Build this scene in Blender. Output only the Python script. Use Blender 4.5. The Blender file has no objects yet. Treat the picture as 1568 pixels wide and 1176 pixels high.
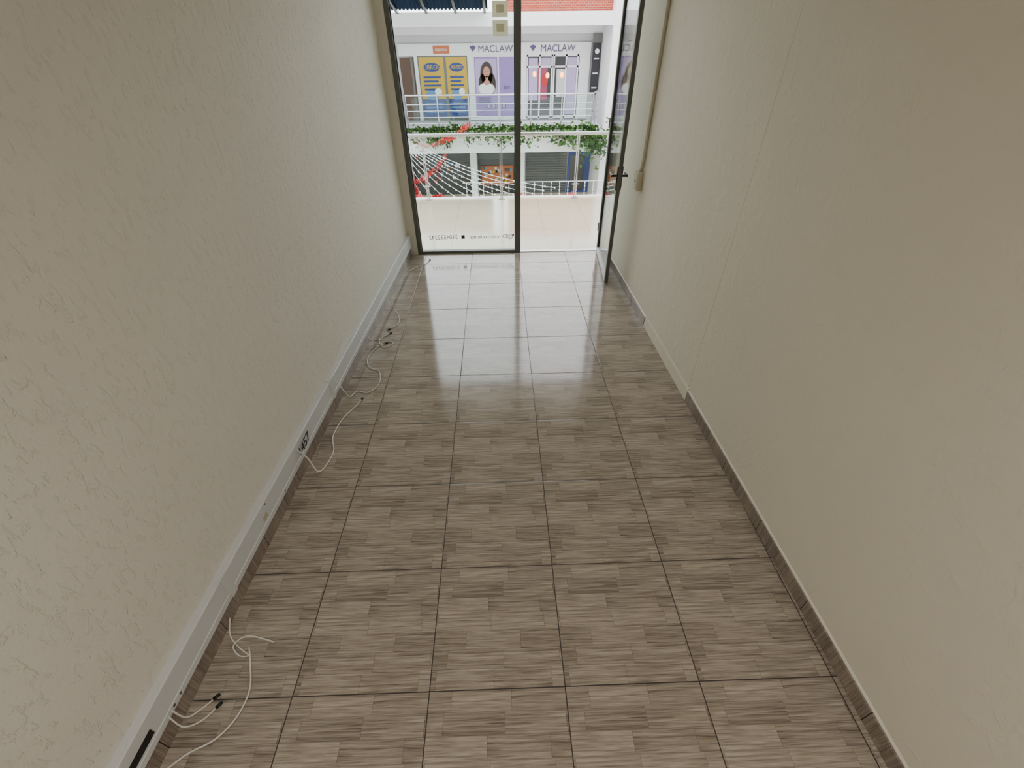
import bpy, math, random
from mathutils import Vector, Matrix
random.seed(7)
scene=bpy.context.scene
COL=bpy.context.collection

# ---------------------------------------------------------------- materials
def newmat(name):
    m=bpy.data.materials.new(name); m.use_nodes=True
    nt=m.node_tree; b=nt.nodes['Principled BSDF']
    return m,nt,b
def N(nt,t,**kw):
    n=nt.nodes.new(t)
    for k,v in kw.items(): setattr(n,k,v)
    return n
def mth(nt,op,a,b=None,c=None):
    n=nt.nodes.new('ShaderNodeMath'); n.operation=op
    for i,v in enumerate((a,b,c)):
        if v is None: continue
        if isinstance(v,bpy.types.NodeSocket): nt.links.new(v,n.inputs[i])
        else: n.inputs[i].default_value=v
    return n.outputs[0]
def s2l(c): return tuple(((x/255)/12.92 if x/255<=.04045 else ((x/255+.055)/1.055)**2.4) for x in c)+(1,)
def mix(nt,fac,a,b,blend='MIX'):
    n=nt.nodes.new('ShaderNodeMix'); n.data_type='RGBA'; n.blend_type=blend
    for s,v in ((n.inputs[0],fac),(n.inputs[6],a),(n.inputs[7],b)):
        if isinstance(v,bpy.types.NodeSocket): nt.links.new(v,s)
        else: s.default_value=v
    return n.outputs[2]
def simple(name,rgb,rough=.5,metal=0,var=.06,scale=8,emit=0,spec=.5):
    m,nt,b=newmat(name)
    c=s2l(rgb)
    no=N(nt,'ShaderNodeTexNoise'); no.inputs['Scale'].default_value=scale; no.inputs['Detail'].default_value=4
    tc=N(nt,'ShaderNodeTexCoord'); nt.links.new(tc.outputs['Object'],no.inputs['Vector'])
    dark=tuple(x*(1-var*2) for x in c[:3])+(1,)
    nt.links.new(mix(nt,no.outputs['Fac'],dark,c),b.inputs['Base Color'])
    b.inputs['Roughness'].default_value=rough; b.inputs['Metallic'].default_value=metal
    b.inputs['Specular IOR Level'].default_value=spec
    if emit:
        b.inputs['Emission Color'].default_value=c; b.inputs['Emission Strength'].default_value=emit
    return m
def plaster(name,rgb,strength,sx=26,sz=9,fine=70,lo=.5,hi=.68):
    m,nt,b=newmat(name)
    tc=N(nt,'ShaderNodeTexCoord')
    mp=N(nt,'ShaderNodeMapping'); nt.links.new(tc.outputs['Object'],mp.inputs['Vector'])
    mp.inputs['Scale'].default_value=(sx,sx,sz); mp.inputs['Rotation'].default_value=(.3,0,0)
    n1=N(nt,'ShaderNodeTexNoise'); n1.inputs['Scale'].default_value=1; n1.inputs['Detail'].default_value=5; n1.inputs['Roughness'].default_value=.6; n1.inputs['Distortion'].default_value=.4
    nt.links.new(mp.outputs[0],n1.inputs['Vector'])
    r=N(nt,'ShaderNodeMapRange'); r.interpolation_type='SMOOTHSTEP'
    r.inputs[1].default_value=lo; r.inputs[2].default_value=hi
    nt.links.new(n1.outputs['Fac'],r.inputs[0])
    n2=N(nt,'ShaderNodeTexNoise'); n2.inputs['Scale'].default_value=fine; n2.inputs['Detail'].default_value=3
    nt.links.new(tc.outputs['Object'],n2.inputs['Vector'])
    n3=N(nt,'ShaderNodeTexNoise'); n3.inputs['Scale'].default_value=1.3; n3.inputs['Detail'].default_value=2
    nt.links.new(tc.outputs['Object'],n3.inputs['Vector'])
    h=mth(nt,'ADD',r.outputs[0],mth(nt,'MULTIPLY',n2.outputs['Fac'],.9))
    h=mth(nt,'ADD',h,mth(nt,'MULTIPLY',n3.outputs['Fac'],5))
    bp=N(nt,'ShaderNodeBump'); bp.inputs['Strength'].default_value=strength; bp.inputs['Distance'].default_value=.0035
    nt.links.new(h,bp.inputs['Height']); nt.links.new(bp.outputs[0],b.inputs['Normal'])
    c=s2l(rgb); d=tuple(x*.92 for x in c[:3])+(1,)
    nt.links.new(mix(nt,n3.outputs['Fac'],d,c),b.inputs['Base Color'])
    b.inputs['Roughness'].default_value=.7
    return m

def woodtile(name, x0,y0,tw,th, light,dark, rough, rows=7, axis='XY', grout=True):
    m,nt,b=newmat(name)
    tc=N(nt,'ShaderNodeTexCoord'); sp=N(nt,'ShaderNodeSeparateXYZ'); nt.links.new(tc.outputs['Object'],sp.inputs[0])
    if axis=='XY': U,V=sp.outputs[0],sp.outputs[1]
    else: U,V=sp.outputs[2],sp.outputs[1]     # baseboards: grain runs up
    gu=mth(nt,'DIVIDE',mth(nt,'SUBTRACT',U,x0),tw); gv=mth(nt,'DIVIDE',mth(nt,'SUBTRACT',V,y0),th)
    u=mth(nt,'SUBTRACT',gu,mth(nt,'FLOOR',gu)); v=mth(nt,'SUBTRACT',gv,mth(nt,'FLOOR',gv))
    vv=mth(nt,'MULTIPLY',v,float(rows)); row=mth(nt,'FLOOR',vv)
    wn=N(nt,'ShaderNodeTexWhiteNoise'); wn.noise_dimensions='1D'; nt.links.new(row,wn.inputs['W'])
    uu=mth(nt,'ADD',mth(nt,'MULTIPLY',u,2.3),mth(nt,'MULTIPLY',wn.outputs['Value'],5.0))
    blk=mth(nt,'FLOOR',uu)
    cb=N(nt,'ShaderNodeCombineXYZ'); nt.links.new(blk,cb.inputs[0]); nt.links.new(row,cb.inputs[1])
    w2=N(nt,'ShaderNodeTexWhiteNoise'); w2.noise_dimensions='2D'; nt.links.new(cb.outputs[0],w2.inputs['Vector'])
    tone=w2.outputs['Value']
    cs=N(nt,'ShaderNodeCombineXYZ')
    nt.links.new(mth(nt,'ADD',mth(nt,'MULTIPLY',u,2.2),mth(nt,'MULTIPLY',tone,17.0)),cs.inputs[0])
    nt.links.new(mth(nt,'MULTIPLY',v,46.0),cs.inputs[1])
    g=N(nt,'ShaderNodeTexNoise'); g.inputs['Scale'].default_value=1; g.inputs['Detail'].default_value=7; g.inputs['Roughness'].default_value=.7; g.inputs['Distortion'].default_value=.35
    nt.links.new(cs.outputs[0],g.inputs['Vector'])
    cs2=N(nt,'ShaderNodeCombineXYZ')
    nt.links.new(mth(nt,'MULTIPLY',u,5.0),cs2.inputs[0]); nt.links.new(mth(nt,'MULTIPLY',v,150.0),cs2.inputs[1]); nt.links.new(tone,cs2.inputs[2])
    g2=N(nt,'ShaderNodeTexNoise'); g2.inputs['Scale'].default_value=1; g2.inputs['Detail'].default_value=3
    nt.links.new(cs2.outputs[0],g2.inputs['Vector'])
    f=mth(nt,'ADD',mth(nt,'MULTIPLY',tone,.36),mth(nt,'MULTIPLY',mth(nt,'SUBTRACT',g.outputs['Fac'],.5),2.1))
    f=mth(nt,'ADD',f,mth(nt,'MULTIPLY',mth(nt,'SUBTRACT',g2.outputs['Fac'],.5),1.2))
    f=mth(nt,'ADD',f,.36)
    cr=N(nt,'ShaderNodeClamp'); nt.links.new(f,cr.inputs[0])
    col=mix(nt,cr.outputs[0],s2l(dark),s2l(light))
    ck=mth(nt,'LESS_THAN',g.outputs['Fac'],.30)
    col=mix(nt,mth(nt,'MULTIPLY',ck,.6),col,s2l((64,54,47)))
    fv=mth(nt,'SUBTRACT',vv,row); fu=mth(nt,'SUBTRACT',uu,blk)
    ln=mth(nt,'MAXIMUM',mth(nt,'LESS_THAN',fv,.035),mth(nt,'LESS_THAN',fu,.01))
    col=mix(nt,mth(nt,'MULTIPLY',ln,.35),col,s2l((74,63,55)))
    if grout:
        eu=mth(nt,'MULTIPLY',mth(nt,'MINIMUM',u,mth(nt,'SUBTRACT',1.0,u)),tw)
        ev=mth(nt,'MULTIPLY',mth(nt,'MINIMUM',v,mth(nt,'SUBTRACT',1.0,v)),th)
        e=mth(nt,'MINIMUM',eu,ev) if axis=='XY' else ev
        gm=mth(nt,'LESS_THAN',e,.0021)
        col=mix(nt,gm,col,s2l((44,36,31)))
        bp=N(nt,'ShaderNodeBump'); bp.inputs['Strength'].default_value=.4; bp.inputs['Distance'].default_value=.002
        edge=mth(nt,'MINIMUM',mth(nt,'DIVIDE',e,.004),1.0)
        nt.links.new(edge,bp.inputs['Height']); nt.links.new(bp.outputs[0],b.inputs['Normal'])
        nt.links.new(mth(nt,'ADD',mth(nt,'MULTIPLY',gm,.6),mth(nt,'ADD',rough,mth(nt,'MULTIPLY',g.outputs['Fac'],.06))),b.inputs['Roughness'])
        b.inputs['IOR'].default_value=1.6
    else: b.inputs['Roughness'].default_value=rough
    nt.links.new(col,b.inputs['Base Color'])
    return m

def glassmat(name,tint=(.94,.97,.96),refl=.08):
    m=bpy.data.materials.new(name); m.use_nodes=True; nt=m.node_tree; nt.nodes.clear()
    o=N(nt,'ShaderNodeOutputMaterial'); t=N(nt,'ShaderNodeBsdfTransparent'); g=N(nt,'ShaderNodeBsdfGlossy'); mx=N(nt,'ShaderNodeMixShader'); lw=N(nt,'ShaderNodeLayerWeight')
    lw.inputs[0].default_value=.25
    t.inputs[0].default_value=tint+(1,); g.inputs['Roughness'].default_value=.02
    nt.links.new(mth(nt,'MULTIPLY',lw.outputs['Fresnel'],refl*6),mx.inputs[0]) 
    nt.links.new(t.outputs[0],mx.inputs[1]); nt.links.new(g.outputs[0],mx.inputs[2]); nt.links.new(mx.outputs[0],o.inputs[0])
    return m
def translucent(name,rgb):
    m=bpy.data.materials.new(name); m.use_nodes=True; nt=m.node_tree; nt.nodes.clear()
    o=N(nt,'ShaderNodeOutputMaterial'); t=N(nt,'ShaderNodeBsdfTranslucent'); g=N(nt,'ShaderNodeBsdfDiffuse'); mx=N(nt,'ShaderNodeMixShader')
    t.inputs[0].default_value=s2l(rgb); g.inputs[0].default_value=s2l(rgb); mx.inputs[0].default_value=.5
    nt.links.new(g.outputs[0],mx.inputs[1]); nt.links.new(t.outputs[0],mx.inputs[2]); nt.links.new(mx.outputs[0],o.inputs[0])
    return m
def brickmat(name,c1,c2,mortar,scale):
    m,nt,b=newmat(name); tc=N(nt,'ShaderNodeTexCoord'); mp=N(nt,'ShaderNodeMapping'); mp.inputs['Rotation'].default_value=(math.pi/2,0,0)
    br=N(nt,'ShaderNodeTexBrick'); br.inputs['Scale'].default_value=scale
    br.inputs['Color1'].default_value=s2l(c1); br.inputs['Color2'].default_value=s2l(c2); br.inputs['Mortar'].default_value=s2l(mortar)
    nt.links.new(tc.outputs['Object'],mp.inputs[0]); nt.links.new(mp.outputs[0],br.inputs['Vector']); nt.links.new(br.outputs['Color'],b.inputs['Base Color'])
    b.inputs['Roughness'].default_value=.85
    return m
def stonefloor(name,rgb,tile,rough):
    m,nt,b=newmat(name); tc=N(nt,'ShaderNodeTexCoord')
    br=N(nt,'ShaderNodeTexBrick'); br.offset=0; br.inputs['Scale'].default_value=1
    br.inputs['Brick Width'].default_value=tile; br.inputs['Row Height'].default_value=tile; br.inputs['Mortar Size'].default_value=.004
    c=s2l(rgb); br.inputs['Color1'].default_value=c; br.inputs['Color2'].default_value=tuple(x*.95 for x in c[:3])+(1,); br.inputs['Mortar'].default_value=tuple(x*.6 for x in c[:3])+(1,)
    nt.links.new(tc.outputs['Object'],br.inputs['Vector'])
    no=N(nt,'ShaderNodeTexNoise'); no.inputs['Scale'].default_value=3; no.inputs['Detail'].default_value=8; nt.links.new(tc.outputs['Object'],no.inputs['Vector'])
    nt.links.new(mix(nt,mth(nt,'MULTIPLY',no.outputs['Fac'],.5),br.outputs['Color'],tuple(x*.75 for x in c[:3])+(1,)),b.inputs['Base Color'])
    b.inputs['Roughness'].default_value=rough
    return m

M_wl=plaster('plaster_left',(229,225,213),.65,sx=38,sz=17,lo=.54,hi=.66)
M_wr=plaster('plaster_right',(229,222,203),.4,sx=14,sz=12,fine=60)
M_white=simple('white_paint',(235,235,230),.6,var=.02)
M_ceil=simple('ceiling_paint',(234,232,225),.8,var=.02)
M_floor=woodtile('wood_look_tile',-.88,.67,.55,.53,(188,176,161),(96,84,74),.08)
M_bb=woodtile('wood_look_skirting',0,.1,.55,.42,(166,153,140),(96,83,73),.3,rows=14,axis='ZY')
M_frame=simple('grey_aluminium',(100,103,97),.4,.3)
M_gasket=simple('black_rubber',(24,24,24),.6)
M_glass=glassmat('clear_glass')
M_glass2=glassmat('rail_glass',(.90,.95,.94),.1)
M_race=simple('white_trunking',(212,214,214),.45,var=.03)
M_cable=simple('white_cable',(232,228,218),.45)
M_black=simple('black_plastic',(20,20,22),.4)
M_pvc=simple('white_pvc',(226,222,206),.4,var=.02)
M_steel=simple('brushed_steel',(200,202,204),.25,.9)
M_out=stonefloor('beige_stone_tile',(228,214,186),.6,.10)
M_facade=simple('facade_white',(230,230,232),.7,var=.03,scale=1)
M_fgrey=simple('facade_grey',(200,200,202),.7,var=.03,scale=1)
M_brick=brickmat('red_brick',(166,68,44),(142,56,40),(166,134,116),4)
M_blue=simple('blue_roof',(28,46,70),.9,spec=.05)
M_dark=simple('dark_shop',(34,34,38),.25,var=.3,scale=2)
M_shut=simple('grey_shutter',(84,88,88),.5)
M_brown=simple('brown_wood',(88,64,50),.6)
M_yel=simple('poster_yellow',(196,160,40),.5)
M_bl=simple('poster_blue',(20,56,124),.5)
M_lb=simple('poster_light_blue',(80,134,180),.5)
M_lil=simple('poster_lilac',(146,118,184),.5)
M_lil2=simple('poster_pale_lilac',(180,162,202),.5)
M_skin=simple('poster_skin',(196,132,108),.5)
M_hair=simple('poster_hair',(44,26,22),.5)
M_red=simple('red_tinsel',(186,10,22),.4)
M_leaf=simple('leaf_green',(84,130,50),.55,var=.35,scale=3)
M_leaf2=simple('leaf_dark_green',(40,78,32),.55,var=.3,scale=3)
M_orange=simple('orange_goods',(188,98,44),.5)
M_warm=simple('warm_lamp',(255,160,90),.5,emit=6)
M_sticker=translucent('sticker_beige',(190,184,156))
M_sticker2=translucent('sticker_white',(214,210,190))
M_tag=simple('beige_tape',(190,184,160),.5)
M_txtw=simple('text_white',(236,236,236),.5)
M_txtp=simple('text_purple',(78,66,106),.5)
M_ink=simple('ink',(26,26,32),.5)
M_pink=simple('pink_goods',(154,60,90),.5)
M_screw=simple('screw_grey',(110,110,104),.4,.6)
M_box=simple('ivory_plastic',(200,192,168),.4,var=.02)

# ---------------------------------------------------------------- mesh helper
class MB:
    def __init__(s): s.v=[];s.f=[];s.mi=[];s.m=[]
    def mat(s,m):
        if m not in s.m: s.m.append(m)
        return s.m.index(m)
    def add(s,vs,fs,m):
        o=len(s.v); s.v+= [tuple(v) for v in vs]; k=s.mat(m)
        for f in fs: s.f.append([o+i for i in f]); s.mi.append(k)
    def box(s,a,b,m):
        x0,y0,z0=a;x1,y1,z1=b
        s.prism([(x0,y0),(x1,y0),(x1,y1),(x0,y1)],z0,z1,m)
    def prism(s,pts,z0,z1,m):
        n=len(pts); vs=[(x,y,z0) for x,y in pts]+[(x,y,z1) for x,y in pts]
        fs=[list(range(n))[::-1],[n+i for i in range(n)]]+[[i,(i+1)%n,n+(i+1)%n,n+i] for i in range(n)]
        s.add(vs,fs,m)
    def loft(s,rings,m,cap=True):
        n=len(rings[0]); vs=[p for r in rings for p in r]; fs=[]
        for k in range(len(rings)-1):
            for i in range(n): fs.append([k*n+i,k*n+(i+1)%n,(k+1)*n+(i+1)%n,(k+1)*n+i])
        if cap: fs.append(list(range(n))[::-1]); fs.append([(len(rings)-1)*n+i for i in range(n)])
        s.add(vs,fs,m)
    def tube(s,pts,r,m,n=8):
        pts=[Vector(p) for p in pts]; rings=[]
        for i,p in enumerate(pts):
            d=(pts[min(i+1,len(pts)-1)]-pts[max(i-1,0)]).normalized()
            up=Vector((0,0,1)) if abs(d.z)<.9 else Vector((1,0,0))
            a=d.cross(up).normalized(); b=d.cross(a)
            rings.append([p+a*r*math.cos(t*2*math.pi/n)+b*r*math.sin(t*2*math.pi/n) for t in range(n)])
        s.loft(rings,m)
    def disc(s,cx,y,cz,rx,rz,m,n=20,th=.004):
        s.loft([[(cx+rx*math.cos(t*2*math.pi/n),yy,cz+rz*math.sin(t*2*math.pi/n)) for t in range(n)] for yy in (y,y+th)],m)
    def obj(s,name,parent=None,bevel=0,smooth=False):
        me=bpy.data.meshes.new(name); me.from_pydata(s.v,[],s.f)
        for m in s.m: me.materials.append(m)
        for p,k in zip(me.polygons,s.mi): p.material_index=k; p.use_smooth=smooth
        import bmesh
        bm=bmesh.new(); bm.from_mesh(me); bmesh.ops.recalc_face_normals(bm,faces=bm.faces); bm.to_mesh(me); bm.free()
        o=bpy.data.objects.new(name,me); COL.objects.link(o)
        if parent: o.parent=parent
        if bevel:
            mo=o.modifiers.new('bevel','BEVEL'); mo.width=bevel; mo.segments=2; mo.limit_method='ANGLE'
        return o
def empty(name,loc=(0,0,0)):
    e=bpy.data.objects.new(name,None); COL.objects.link(e); e.empty_display_size=.1; return e
def text(body,loc,size,m,name,parent=None,rz=0,rx=90,align='CENTER',ext=.001):
    c=bpy.data.curves.new(name,'FONT'); c.body=body; c.size=size; c.align_x=align; c.extrude=ext; c.materials.append(m)
    o=bpy.data.objects.new(name,c); COL.objects.link(o); o.location=loc; o.rotation_euler=(math.radians(rx),0,math.radians(rz))
    if parent: o.parent=parent
    return o
def smooth_path(pts,n=6):
    pts=[Vector(p) for p in pts]; out=[]
    P=[pts[0]]+pts+[pts[-1]]
    for i in range(1,len(P)-2):
        for k in range(n):
            t=k/n; a,b,c,d=P[i-1],P[i],P[i+1],P[i+2]
            out.append(.5*((2*b)+(c-a)*t+(2*a-5*b+4*c-d)*t*t+(3*b-a-3*c+d)*t**3))
    out.append(pts[-1]); return out

# ---------------------------------------------------------------- room shell
YB,YG=-1.7,5.25
CEIL=2.72
xl=lambda y:-1.33+.050*y
xr=lambda y:1.37-.026*y
w=MB(); w.prism([(xl(YB),YB),(xl(YG+.1),YG+.1),(xl(YG+.1)-.15,YG+.1),(xl(YB)-.15,YB)],-.12,CEIL,M_wl); w.obj('wall_left')
w=MB()
w.prism([(xr(YB)+.15,YB),(xr(YG+.1)+.15,YG+.1),(xr(YG+.1),YG+.1),(xr(2.442)-.0014,2.442),(xr(2.438),2.438),(xr(YB),YB)],-.12,CEIL,M_wr); w.obj('wall_right')
w=MB(); w.box((-1.6,YB-.12,-.12),(1.6,YB,CEIL),M_wr); w.obj('wall_back')
w=MB(); w.box((-1.65,YB-.12,CEIL),(1.65,YG+.12,CEIL+.15),M_ceil); w.obj('ceiling')
w=MB(); w.prism([(xl(YB),YB),(xr(YB),YB),(xr(YG+.05),YG+.05),(xl(YG+.05),YG+.05)],-.12,0,M_floor); w.obj('floor')

def strip(mb,fn,y0,y1,prof,m,sgn):
    mb.loft([[(fn(y)+sgn*o,y,z) for o,z in prof] for y in (y0,y1)],m)
b=MB()
strip(b,xl,-1.68,5.18,[(0,0),(.022,0),(.022,.092),(.018,.096),(0,.096)],M_bb,1); b.obj('baseboard_left')
b=MB()
for y0,y1 in ((-1.68,2.425),(3.465,5.18)):
    yy=y0
    while yy<y1-.01:
        ye=min(yy+.42,y1)
        strip(b,xr,yy+.0015,ye-.0015,[(0,0),(.012,0),(.012,.080),(.009,.084),(0,.084)],M_bb,-1); yy=ye
    strip(b,xr,y0,y1,[(0,.0),(.007,.0),(.007,.087),(.0,.095)],M_pvc,-1)
strip(b,xr,2.425,3.465,[(0,0),(.010,0),(.006,.09),(0,.11)],M_wr,-1)
b.obj('baseboard_right')

# cable trunking
tr=empty('cable_trunking')
b=MB()
for y0,y1 in ((-1.6,1.06),(1.064,2.45),(2.454,5.19)):
    strip(b,xl,y0,y1,[(.0005,.099),(.030,.099),(.035,.104),(.035,.132),(.032,.135),(.032,.212),(.035,.215),(.035,.238),(.030,.243),(.0005,.243)],M_race,1)
for yj in (1.06,2.45):
    strip(b,xl,yj-.02,yj+.02,[(.0005,.098),(.037,.098),(.037,.245),(.0005,.245)],M_race,1)
b.obj('trunking_body',tr)
b=MB()
for yy,zz in ((.62,.12),(.66,.12),(1.45,.225),(1.62,.12),(2.9,.12),(3.6,.12),(.33,.225)):
    o=xl(yy)+.0345; b.loft([[(o+k,yy+.006*math.cos(t*math.pi/4),zz+.006*math.sin(t*math.pi/4)) for t in range(8)] for k in (0,.002)],M_screw)
strip(b,xl,.40,.53,[(.031,.15),(.035,.15),(.035,.182),(.031,.182)],M_black,1)
strip(b,xl,1.40,1.44,[(.031,.15),(.034,.15),(.034,.18),(.031,.18)],M_tag,1)
b.obj('trunking_fixings',tr)
text('1457',(xl(2.02)+.035,1.92,.145),.085,M_ink,'pencil_note',tr,rz=90)

# cables on the floor
def cable(name,pts,r=.0035,ends=True):
    b=MB(); p=smooth_path(pts,8); b.tube(p,r,M_cable,6)
    if ends:
        e=p[-1]; d=(p[-1]-p[-3]).normalized()
        b.tube([e,e+d*.025],.007,M_black,6)
    b.obj(name,smooth=True)
cable('loose_cable',[(-1.245,.97,.05),(-1.232,.91,.008),(-1.17,.86,.006),(-1.12,.83,.006),(-1.16,.83,.006),(-1.20,.87,.010),(-1.15,.905,.014),(-1.03,.88,.006)],.003,False)
cable('loose_cable',[(-1.13,.86,.006),(-1.10,.80,.006),(-1.06,.70,.006),(-1.07,.61,.006),(-1.12,.54,.006),(-1.2,.50,.006),(-1.25,.46,.006),(-1.268,.42,.05),(-1.268,.40,.15)],.0035,False)
cable('loose_cable',[(-1.258,.60,.13),(-1.24,.60,.05),(-1.22,.64,.008),(-1.19,.67,.008)],.003)
cable('loose_cable',[(-1.258,.58,.13),(-1.235,.57,.05),(-1.2,.60,.008),(-1.165,.64,.008)],.003)
cable('loose_cable',[(-1.20,1.84,.21),(-1.17,1.86,.11),(-1.13,1.84,.02),(-1.10,1.90,.006),(-1.09,2.02,.006),(-1.13,2.15,.006),(-1.11,2.32,.006),(-1.05,2.45,.006),(-1.03,2.52,.006)],.0045)
cable('loose_cable',[(-1.165,2.5,.22),(-1.13,2.5,.12),(-1.11,2.53,.03),(-1.08,2.62,.006),(-1.0,2.60,.006),(-.94,2.70,.006),(-.97,2.86,.006),(-1.06,2.92,.006),(-1.10,3.05,.006),(-1.06,3.2,.006),(-1.0,3.26,.006)],.0035)
cable('loose_cable',[(-1.13,3.2,.15),(-1.09,3.2,.09),(-1.05,3.25,.01),(-.98,3.3,.006),(-.93,3.25,.006),(-1.0,3.2,.006),(-1.06,3.32,.006),(-.99,3.42,.006)],.0035)
cable('loose_cable',[(-1.10,3.86,.20),(-1.06,3.86,.17),(-1.02,3.84,.02),(-.97,3.75,.006),(-.94,3.6,.006),(-1.0,3.5,.006)],.0035)
cable('loose_cable',[(-1.05,4.75,.12),(-1.02,4.7,.02),(-.96,4.8,.006),(-.86,4.9,.006),(-.82,5.02,.006)],.003)

# ---------------------------------------------------------------- glazing
FX0,FX1,DX1=-.955,.215,1.185
win=empty('window_1')
b=MB()
b.box((FX0-.02,YG-.035,0),(FX0+.025,YG+.035,CEIL),M_frame)
b.box((FX1-.03,YG-.035,0),(FX1+.03,YG+.035,CEIL),M_frame)
b.box((FX0+.025,YG-.03,0),(FX1-.03,YG+.03,.028),M_frame)
b.box((FX0+.025,YG-.03,CEIL-.05),(FX1-.03,YG+.03,CEIL),M_frame)
b.box((FX0+.025,YG-.01,.028),(FX0+.033,YG+.01,CEIL-.05),M_gasket)
b.box((FX1-.038,YG-.01,.028),(FX1-.03,YG+.01,CEIL-.05),M_gasket)
b.obj('frame',win,bevel=.003)
b=MB(); b.box((FX0+.03,YG-.003,.026),(FX1-.035,YG+.003,CEIL-.05),M_glass); b.obj('pane',win)
b=MB()
def sheet(x0,x1,z0,z1,y,m): b.add([(x0,y,z0),(x1,y,z0),(x1,y,z1),(x0,y,z1)],[[0,1,2,3]],m)
for z0 in (2.055,2.19):
    sheet(-.015,.125,z0,z0+.115,YG-.005,M_sticker); sheet(.02,.09,z0+.03,z0+.09,YG-.007,M_sticker2)
b.obj('sticker',win)
text('@Dr.centrodental',(-.10,YG-.004,.165),.068,M_ink,'lettering',win,rz=180,align='CENTER',ext=.0005)
text('3104532343',(-.66,YG-.004,.165),.068,M_ink,'lettering_phone',win,rz=180,ext=.0005)
b=MB(); b.box((-.45,YG-.0045,.165),(-.41,YG-.0035,.208),M_ink); b.box((.15,YG-.0045,.19),(.17,YG-.0035,.21),M_ink); b.obj('icon',win)

tm=MB(); tm.box((xl(YG)-.005,YG-.045,0),(FX0-.02,YG+.06,CEIL),M_wl); tm.obj('trim_1')
tm=MB(); tm.box((DX1+.035,YG-.045,0),(xr(YG)+.01,YG+.06,CEIL),M_wr); tm.box((DX1,YG-.035,0),(DX1+.035,YG+.035,CEIL),M_frame)
tm.box((FX1+.03,YG-.03,CEIL-.05),(DX1,YG+.03,CEIL),M_frame); tm.obj('trim_2')
tm=MB(); tm.box((FX1+.03,YG-.03,-.002),(DX1,YG+.03,.006),M_steel); tm.obj('trim_3')

# open door leaf : local x runs from hinge to free edge
door=empty('door_1')
DW,DH=.885,2.6
b=MB(); S=.05;T=.018
b.box((0,-T,.012),(S,T,DH),M_frame); b.box((DW-S,-T,.012),(DW,T,DH),M_frame)
b.box((S,-T,.012),(DW-S,T,.075),M_race); b.box((S,-T,DH-.06),(DW-S,T,DH),M_frame)
b.box((S,-.006,.075),(S+.008,.006,DH-.06),M_gasket); b.box((DW-S-.008,-.006,.075),(DW-S,.006,DH-.06),M_gasket)
fr=b.obj('leaf_frame',door,bevel=.003)
b=MB(); b.box((S,-.003,.07),(DW-S,.003,DH-.055),M_glass); b.obj('leaf_glass',door)
b=MB()
for s in (-1,1):
    y0,y1=sorted((s*T,s*(T+.008))); b.box((DW-.043,y0,.93),(DW-.010,y1,1.13),M_black)
    b.tube([(DW-.026,s*T,1.05),(DW-.026,s*(T+.05),1.05)],.010,M_black)
    b.tube([(DW-.022,s*(T+.05),1.05),(DW-.07,s*(T+.052),1.05),(DW-.14,s*(T+.048),1.045)],.010,M_black)
    b.tube([(DW-.026,s*T,.965),(DW-.026,s*(T+.014),.965)],.011,M_steel)
b.obj('lever_handle',door,smooth=False)
b=MB()
for z in (.25,1.3,2.35): b.tube([(-.008,-.02,z),(-.008,-.02,z+.09)],.008,M_frame)
b.obj('hinge',door)
hx,hy=1.168,5.2; ex,ey=1.10,4.34
door.location=(hx,hy,0); door.rotation_euler=(0,0,math.atan2(ey-hy,ex-hx))

# electrical box + conduit on the right wall
sw=empty('wall_socket')
ys=4.2; xw=xr(ys)-.001
b=MB(); b.box((xw-.045,ys-.055,.97),(xw,ys+.055,1.12),M_box); b.obj('box',sw,bevel=.005)
b=MB(); b.box((xw-.051,ys-.040,.985),(xw-.045,ys+.040,1.105),M_pvc); b.box((xw-.053,ys-.014,1.03),(xw-.051,ys-.007,1.05),M_black);b.box((xw-.053,ys+.007,1.03),(xw-.051,ys+.014,1.05),M_black); b.obj('faceplate',sw,bevel=.001)
b=MB(); b.tube(smooth_path([(xw-.014,ys+.0,1.12),(xw-.014,ys-.03,1.22),(xw-.013,ys-.03,1.5),(xw-.013,ys-.03,CEIL)],6),.013,M_box); b.obj('conduit',sw,smooth=True)

# added fill light for the room, unseen on the ceiling behind the camera
lamp=empty('fill_lamp')
b=MB(); b.box((-.6,-.95,CEIL-.05),(.6,-.65,CEIL),M_white); b.obj('fill_housing',lamp,bevel=.005)
ld=bpy.data.lights.new('fill_light','AREA'); ld.shape='RECTANGLE'; ld.size=1.1; ld.size_y=.25; ld.energy=29; ld.color=(1,.95,.90)
lo=bpy.data.objects.new('fill_light',ld); COL.objects.link(lo); lo.location=(0,-.8,CEIL-.055); lo.parent=lamp

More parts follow.
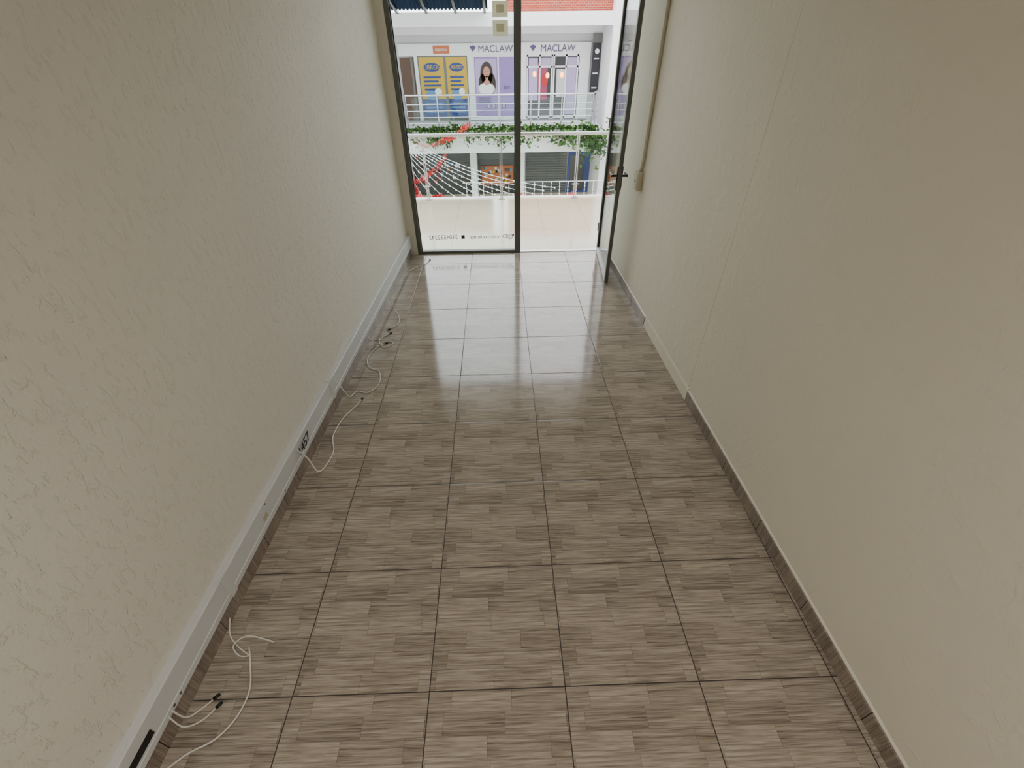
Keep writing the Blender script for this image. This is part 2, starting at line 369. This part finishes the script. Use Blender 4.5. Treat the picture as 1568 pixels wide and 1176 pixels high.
# ---------------------------------------------------------------- walkway
b=MB(); b.box((-6,YG+.05,-.16),(6,7.5,-.004),M_out); b.box((-6,7.46,-.45),(6,7.56,.0),M_facade); b.obj('walkway_floor')
b=MB(); b.box((-6,YG+.1,3.55),(6,7.3,3.7),M_facade); b.obj('sky_blocker_slab')  # unseen slab added to limit the sky reflection on the room floor
b=MB(); b.box((-6,YG-.05,-.1),(xl(YG)-.15,YG+.1,5.5),M_facade); b.box((xr(YG)+.15,YG-.05,-.1),(6,YG+.1,5.5),M_facade); b.box((-1.3,YG-.05,CEIL+.15),(1.45,YG+.1,5.5),M_facade); b.obj('wall_exterior')
rail=empty('glass_railing')
b=MB(); ry=7.42
b.tube([(-5.9,ry,.90),(5.9,ry,.90)],.024,M_steel,12)
for i in range(11):
    px=-5.7+i*1.15+.0
    b.box((px-.02,ry-.008,-.004),(px-.006,ry+.008,.88),M_steel); b.box((px+.006,ry-.008,-.004),(px+.02,ry+.008,.88),M_steel)
    b.box((px-.05,ry-.04,-.004),(px+.05,ry+.035,.008),M_steel)
    for z in (.2,.7): b.tube([(px-.05,ry,z),(px+.05,ry,z)],.008,M_steel)
b.obj('posts_and_handrail',rail)
b=MB()
for i in range(10):
    px=-5.7+i*1.15
    b.box((px+.03,ry-.005,.07),(px+1.12,ry+.005,.82),M_glass2)
b.obj('panels',rail)

# ---------------------------------------------------------------- opposite building
bl=empty('shopping_gallery_building')
FZ=-.75; LZ=-3.6
b=MB()
b.box((-7,21.0,LZ),(7,21.3,2.2),M_fgrey)
b.box((-7,18.95,2.19),(7,21.3,2.56),M_facade)            # upper beam
b.box((-7,20.7,1.98),(7,21.05,2.2),M_facade)
b.box((-7,18.95,-1.58),(7,21.2,FZ-.05),M_facade)         # slab
b.box((-7,8,LZ-.2),(7,21.3,LZ),M_out)                     # court floor
for x0,x1 in ((-1.12,-.86),(.78,1.1),(-4.1,-3.62)): b.box((x0,20.0,LZ),(x1,20.3,-1.58),M_facade)
for x0,x1 in ((-3.05,-2.93),(-1.05,-.86),(.74,1.2),(3.2,3.6)): b.box((x0,20.9,FZ),(x1,21.02,1.72),M_facade)
b.box((-3.6,20.88,1.36),(3.6,21.0,1.72),M_facade)
b.obj('structure',bl)
b=MB(); b.box((3.95,18.9,LZ),(5.2,20.9,4.5),M_facade); b.box((5.2,5.4,LZ),(5.4,20.9,4.5),M_facade); b.obj('corner_pier',bl)
b=MB(); b.box((-5.4,5.4,LZ),(-5.2,21,2.2),M_fgrey); b.obj('side_wing',bl)
b=MB(); b.box((.4,19.3,2.56),(3.95,19.5,5),M_brick); b.obj('brick_parapet',bl)
b=MB()
n=40
for i in range(n):   # canopy sheet rising towards the court, seen from below
    x0=-5.1+i*(4.9/n); x1=x0+4.9/n
    for a,c,h,h2 in ((x0,(x0+x1)/2,0,.05),((x0+x1)/2,x1,.05,0)):
        b.add([(a,18.9,2.60+h),(c,18.9,2.60+h2),(c,15.6,3.4+h2),(a,15.6,3.4+h)],[[0,1,2,3]],M_blue)
        b.add([(a,18.9,2.64+h),(c,18.9,2.64+h2),(c,15.6,3.44+h2),(a,15.6,3.44+h)],[[0,1,2,3]],M_blue)
for i in range(6):
    x=-5.0+i*.94
    b.loft([[(x-.04,y,z),(x+.04,y,z),(x+.04,y,z+.07),(x-.04,y,z+.07)] for y,z in ((18.93,2.52),(15.6,3.33))],M_dark)
b.obj('corrugated_roof',bl)

# upper shops
s1=empty('shopfront_with_yellow_posters')
b=MB()
b.box((-3.6,20.95,FZ),(-3.08,21.0,1.3),M_brown); b.box((-3.2,20.93,FZ),(-3.12,20.97,1.32),M_frame)
b.box((-2.93,20.93,FZ),(-1.05,20.96,1.36),M_frame)
for x0,x1 in ((-2.88,-1.96),(-1.86,-1.09)):
    b.box((x0,20.915,-.66),(x1,20.93,1.3),M_yel)
    b.box((x0,20.905,-.66),(x1,20.915,-.02),M_bl)
    cx=(x0+x1)/2; hw=(x1-x0)/2
    b.disc(cx,20.90,1.0,hw*.7,.14,M_bl); b.disc(cx-.1*hw,20.90,.12,hw*.55,.17,M_lb); b.disc(cx+hw*.4,20.895,.22,hw*.3,.12,M_txtw)
    for k in range(4): b.box((x0+.12,20.90,.66-k*.13),(x1-.14-.1*(k%2),20.908,.72-k*.13),M_bl)
    for k in range(3): b.box((x0+.1,20.895,-.2-k*.14),(x1-.12,20.903,-.14-k*.14),M_lb)
b.obj('posters',s1)
text('LIBROS',( -2.42,20.89,.94),.2,M_yel,'poster_title',s1); text('ARTES',(-1.47,20.89,.95),.16,M_yel,'poster_title_b',s1)
b=MB(); b.box((-2.3,20.86,1.42),(-1.7,20.88,1.66),M_orange); b.obj('sign',s1); text('CREATIVA',(-2.0,20.85,1.5),.1,M_txtw,'sign_text',s1)
s2=empty('shopfront_with_lilac_poster')
b=MB()
b.box((-.86,20.93,FZ),(.74,20.96,1.36),M_facade)
b.box((-.80,20.915,-.62),(.08,20.93,1.30),M_lil); b.box((-.76,20.91,.1),(.04,20.915,1.25),M_lil2)
b.box((.14,20.915,-.62),(.70,20.93,1.30),M_lil)
b.disc(-.34,20.895,.78,.24,.38,M_hair); b.disc(-.16,20.895,.46,.16,.34,M_hair); b.disc(-.50,20.895,.46,.15,.32,M_hair)
b.disc(-.34,20.885,.84,.125,.18,M_skin); b.box((-.39,20.885,.50),(-.29,20.892,.72),M_skin)
b.disc(-.36,20.88,.30,.32,.20,M_txtw); b.disc(-.34,20.878,.5,.12,.08,M_skin); b.disc(-.33,20.872,.76,.04,.014,M_red)
b.disc(-.38,20.872,.87,.018,.01,M_ink); b.disc(-.30,20.872,.87,.018,.01,M_ink)
for x in (-.3,-.1,.3): b.disc(x,20.90,-.28,.085,.085,M_ink); b.disc(x,20.893,-.28,.06,.06,M_lil2)
for k in range(3): b.box((-.7,20.90,-.02-.07*k),(-.2,20.91,.01-.07*k),M_txtp)
b.obj('posters',s2)
text('MACLAW',(.02,20.86,1.45),.3,M_txtp,'sign_text',s2,ext=.004); text('spa',(.42,20.9,.3),.2,M_txtp,'poster_text',s2)
s3=empty('shopfront_with_glass_doors')
b=MB()
b.box((1.2,20.95,FZ),(3.2,20.97,1.36),M_dark)
b.box((1.55,20.94,-.1),(2.0,20.95,1.1),M_pink); b.box((2.35,20.94,.0),(2.75,20.95,.9),M_fgrey); b.box((1.3,20.94,-.7),(3.1,20.95,-.35),M_shut)
for x in (1.22,1.7,2.16,2.24,2.7,3.14): b.box((x-.03,20.9,FZ),(x+.03,20.95,1.36),M_facade)
for z in (-.72,.95,1.3): b.box((1.2,20.9,z),(3.2,20.95,z+.06),M_facade)
b.box((1.75,20.925,.95),(2.1,20.935,1.25),M_lil2); b.box((2.75,20.925,-.6),(3.1,20.935,1.25),M_lil2); b.box((1.28,20.925,-.1),(1.62,20.935,1.25),M_lil2)
for x,z in ((1.5,.75),(2.0,.7),(2.55,.72)): b.disc(x,20.91,z,.07,.09,M_warm)
b.disc(1.9,20.915,.55,.12,.2,M_red)
b.obj('doors',s3)
text('MACLAW',(2.35,20.86,1.45),.3,M_txtp,'sign_text',s3,ext=.004)
b=MB()
for cx in (-.82,1.42): b.loft([[(cx+.12,yy,1.61),(cx,yy,1.66),(cx-.12,yy,1.61),(cx,yy,1.46)] for yy in (20.85,20.87)],M_txtp)
b.obj('sign_logo',s3)
s4=empty('black_hanging_sign')
b=MB(); b.box((3.62,20.6,.1),(3.93,20.66,1.7),M_ink)
for k in range(3): b.box((3.68,20.585,.3+k*.45),(3.87,20.6,.34+k*.45),M_txtw)
b.disc(3.78,20.58,1.45,.08,.08,M_txtw); b.box((3.60,20.6,1.7),(3.95,20.66,1.98),M_frame); b.obj('panel',s4)

# lower shops
s5=empty('ground_floor_shopfronts')
b=MB()
b.box((-3.6,20.9,LZ),(-1.15,20.95,-1.75),M_dark)
for i in range(30):
    x=-3.5+random.random()*2.2; z=-3.3+random.random()*1.4
    b.box((x,20.86,z),(x+.09+random.random()*.12,20.9,z+.08+random.random()*.16),random.choice([M_pink,M_red,M_red,M_brown,M_lb,M_txtw,M_shut,M_orange]))
b.box((-.84,20.9,LZ),(.76,20.95,-1.75),M_dark)
b.box((-.84,20.85,-2.2),(.76,20.9,-1.85),M_shut)
b.box((-.7,20.84,-3.2),(.66,20.9,-2.45),M_orange)
for i in range(24):
    x=-.68+random.random()*1.2; z=-3.15+random.random()*.6
    b.box((x,20.80,z),(x+.1,20.84,z+.1),random.choice([M_yel,M_brown,M_fgrey,M_lb,M_dark]))
zz=LZ
while zz<-2.0:
    b.box((1.2,20.88,zz),(2.95,20.92,zz+.07),M_shut); b.box((1.2,20.90,zz+.07),(2.95,20.92,zz+.1),M_dark); zz+=.1
b.box((3.0,20.9,LZ),(3.95,20.95,-1.8),M_bl); b.box((3.1,20.86,-3.5),(3.7,20.9,-2.1),M_dark)
b.box((-3.6,20.8,-1.95),(3.95,20.9,-1.72),M_fgrey)
b.obj('fronts',s5)

# balcony rail opposite
br=empty('balcony_railing')
b=MB()
path=[(-4.0,20.9),(-3.25,19.05),(3.5,19.05),(4.0,20.4)]
for z,r in ((.28,.03),(.0,.014),(-.2,.014),(-.4,.014),(-.6,.014)):
    for (xa,ya),(xb,yb) in zip(path,path[1:]): b.tube([(xa,ya,z),(xb,yb,z)],r,M_steel)
for (xa,ya),(xb,yb) in zip(path,path[1:]):
    L=math.hypot(xb-xa,yb-ya); n=max(2,round(L/1.12))
    for i in range(n+1):
        t=i/n; x=xa+(xb-xa)*t; y=ya+(yb-ya)*t; b.tube([(x,y,-.8),(x,y,.28)],.025,M_steel)
b.obj('bars',br)
b=MB()
for i in range(6): b.box((-3.2+i*1.12,19.04,-.65),(-2.14+i*1.12,19.05,.2),M_glass2)
b.obj('panels',br)

# greenery
def leaves(mb,cx,cy,cz,sx,sy,sz,n,size):
    for _ in range(n):
        x=cx+random.gauss(0,sx); y=cy-abs(random.gauss(0,sy)); z=cz+random.gauss(0,sz)
        d=Vector((random.uniform(-1,1),random.uniform(-1,.2),random.uniform(-1,.4))).normalized(); u=d.cross(Vector((random.random(),random.random(),random.random()))).normalized()
        s=size*random.uniform(.6,1.3); p=Vector((x,y,z))
        mb.add([p,p+d*s*.5+u*s*.3,p+d*s,p+d*s*.5-u*s*.3],[[0,1,2,3]],random.choice([M_leaf,M_leaf,M_leaf2]))
pl=empty('balcony_planter_with_vines')
b=MB(); b.box((-3.2,18.7,-1.0),(3.5,18.94,-.8),M_facade); b.obj('planter_box',pl)
b=MB()
x=-3.2
while x<3.6:
    leaves(b,x,18.85,-.78,.08,.1,.07,40,.16)
    if random.random()<.7: leaves(b,x,18.68,-1.0-.1*random.random(),.06,.04,.12,16,.13)
    x+=.12
leaves(b,3.55,18.66,-1.15,.28,.12,.26,460,.18)
leaves(b,2.6,18.66,-1.0,.3,.12,.12,140,.16)
leaves(b,-2.2,18.66,-.98,.3,.1,.12,120,.15)
b.obj('foliage',pl)

# christmas decoration
cd=empty('christmas_decorations')
b=MB()
for k in range(12):
    a=Vector((-2.55,12.0,.25)); e=Vector((-2.0+k*.33,12.6+.1*k,-2.0+.045*k)); pts=[]
    for i in range(15):
        t=i/14; p=a.lerp(e,t); p.z-=.22*math.sin(math.pi*t); pts.append(p)
    b.tube(pts,.006,M_txtw,4)
    for i in range(1,15):
        p=pts[i]; b.tube([p+Vector((0,0,.02)),p-Vector((0,0,.02))],.016,M_txtw,5)
for k in range(16):
    x=-.9+k*.24; zt=-1.28; pts=[(x,13.5,zt),(x,13.5,zt-.7-.25*(k%3))]
    b.tube(pts,.005,M_txtw,4)
    for j in range(7): b.tube([(x,13.5,zt-.1*j-.02),(x,13.5,zt-.1*j-.05)],.015,M_txtw,5)
b.tube([(-1.0,13.5,-1.28),(3,13.5,-1.28)],.008,M_txtw,4)
b.obj('light_strings',cd)
b=MB()
def tinsel(p0,p1,sag,n,r):
    p0=Vector(p0);p1=Vector(p1)
    for i in range(n):
        t=random.random(); p=p0.lerp(p1,t); p.z-=sag*math.sin(math.pi*t)
        d=Vector((random.gauss(0,1),random.gauss(0,1),random.gauss(0,1))).normalized(); u=d.cross(Vector((0,0,1))).normalized()
        b.add([p,p+d*r+u*r*.22,p+d*r-u*r*.22],[[0,1,2]],M_red)
tinsel((-1.5,13.2,-.2),(-.72,14,.12),.06,260,.08)
tinsel((-2.4,12,.12),(-1.5,13.2,-.2),.12,200,.055)
tinsel((-2.4,12,.0),(-2.0,12,-1.5),.0,600,.13)
tinsel((-2.15,12,-.9),(-1.3,12.6,-.4),.1,260,.07)
tinsel((-1.9,12,-1.4),(-1.5,12.3,-1.35),.0,360,.13)
for cx,cy,cz in ((1.4,13.5,-1.75),(.6,13.5,-1.6),(-2.0,12,-1.2),(2.1,13.5,-1.65),(-.3,13.5,-1.75)):
    pts=[]
    for i in range(10):
        rr=.12 if i%2==0 else .05; a=math.pi/2+i*math.pi/5; pts.append((rr*math.cos(a),rr*math.sin(a)))
    b.loft([[(cx+px,cy+yy,cz+pz) for px,pz in pts] for yy in (-.07,-.05)],M_red)
b.obj('red_tinsel',cd)

# ---------------------------------------------------------------- light + camera
wd=bpy.data.worlds.new('overcast_sky'); scene.world=wd; wd.use_nodes=True
bg=wd.node_tree.nodes['Background']; bg.inputs[0].default_value=(.95,.97,1.0,1); bg.inputs[1].default_value=6.0
cam=bpy.data.cameras.new('camera'); co=bpy.data.objects.new('camera',cam); COL.objects.link(co)
cam.lens=15.819; cam.sensor_width=36; cam.clip_start=.02; cam.clip_end=200
co.location=(0,0,2.1); co.rotation_euler=tuple(math.radians(a) for a in (51.782,.463,-1.763))
scene.camera=co
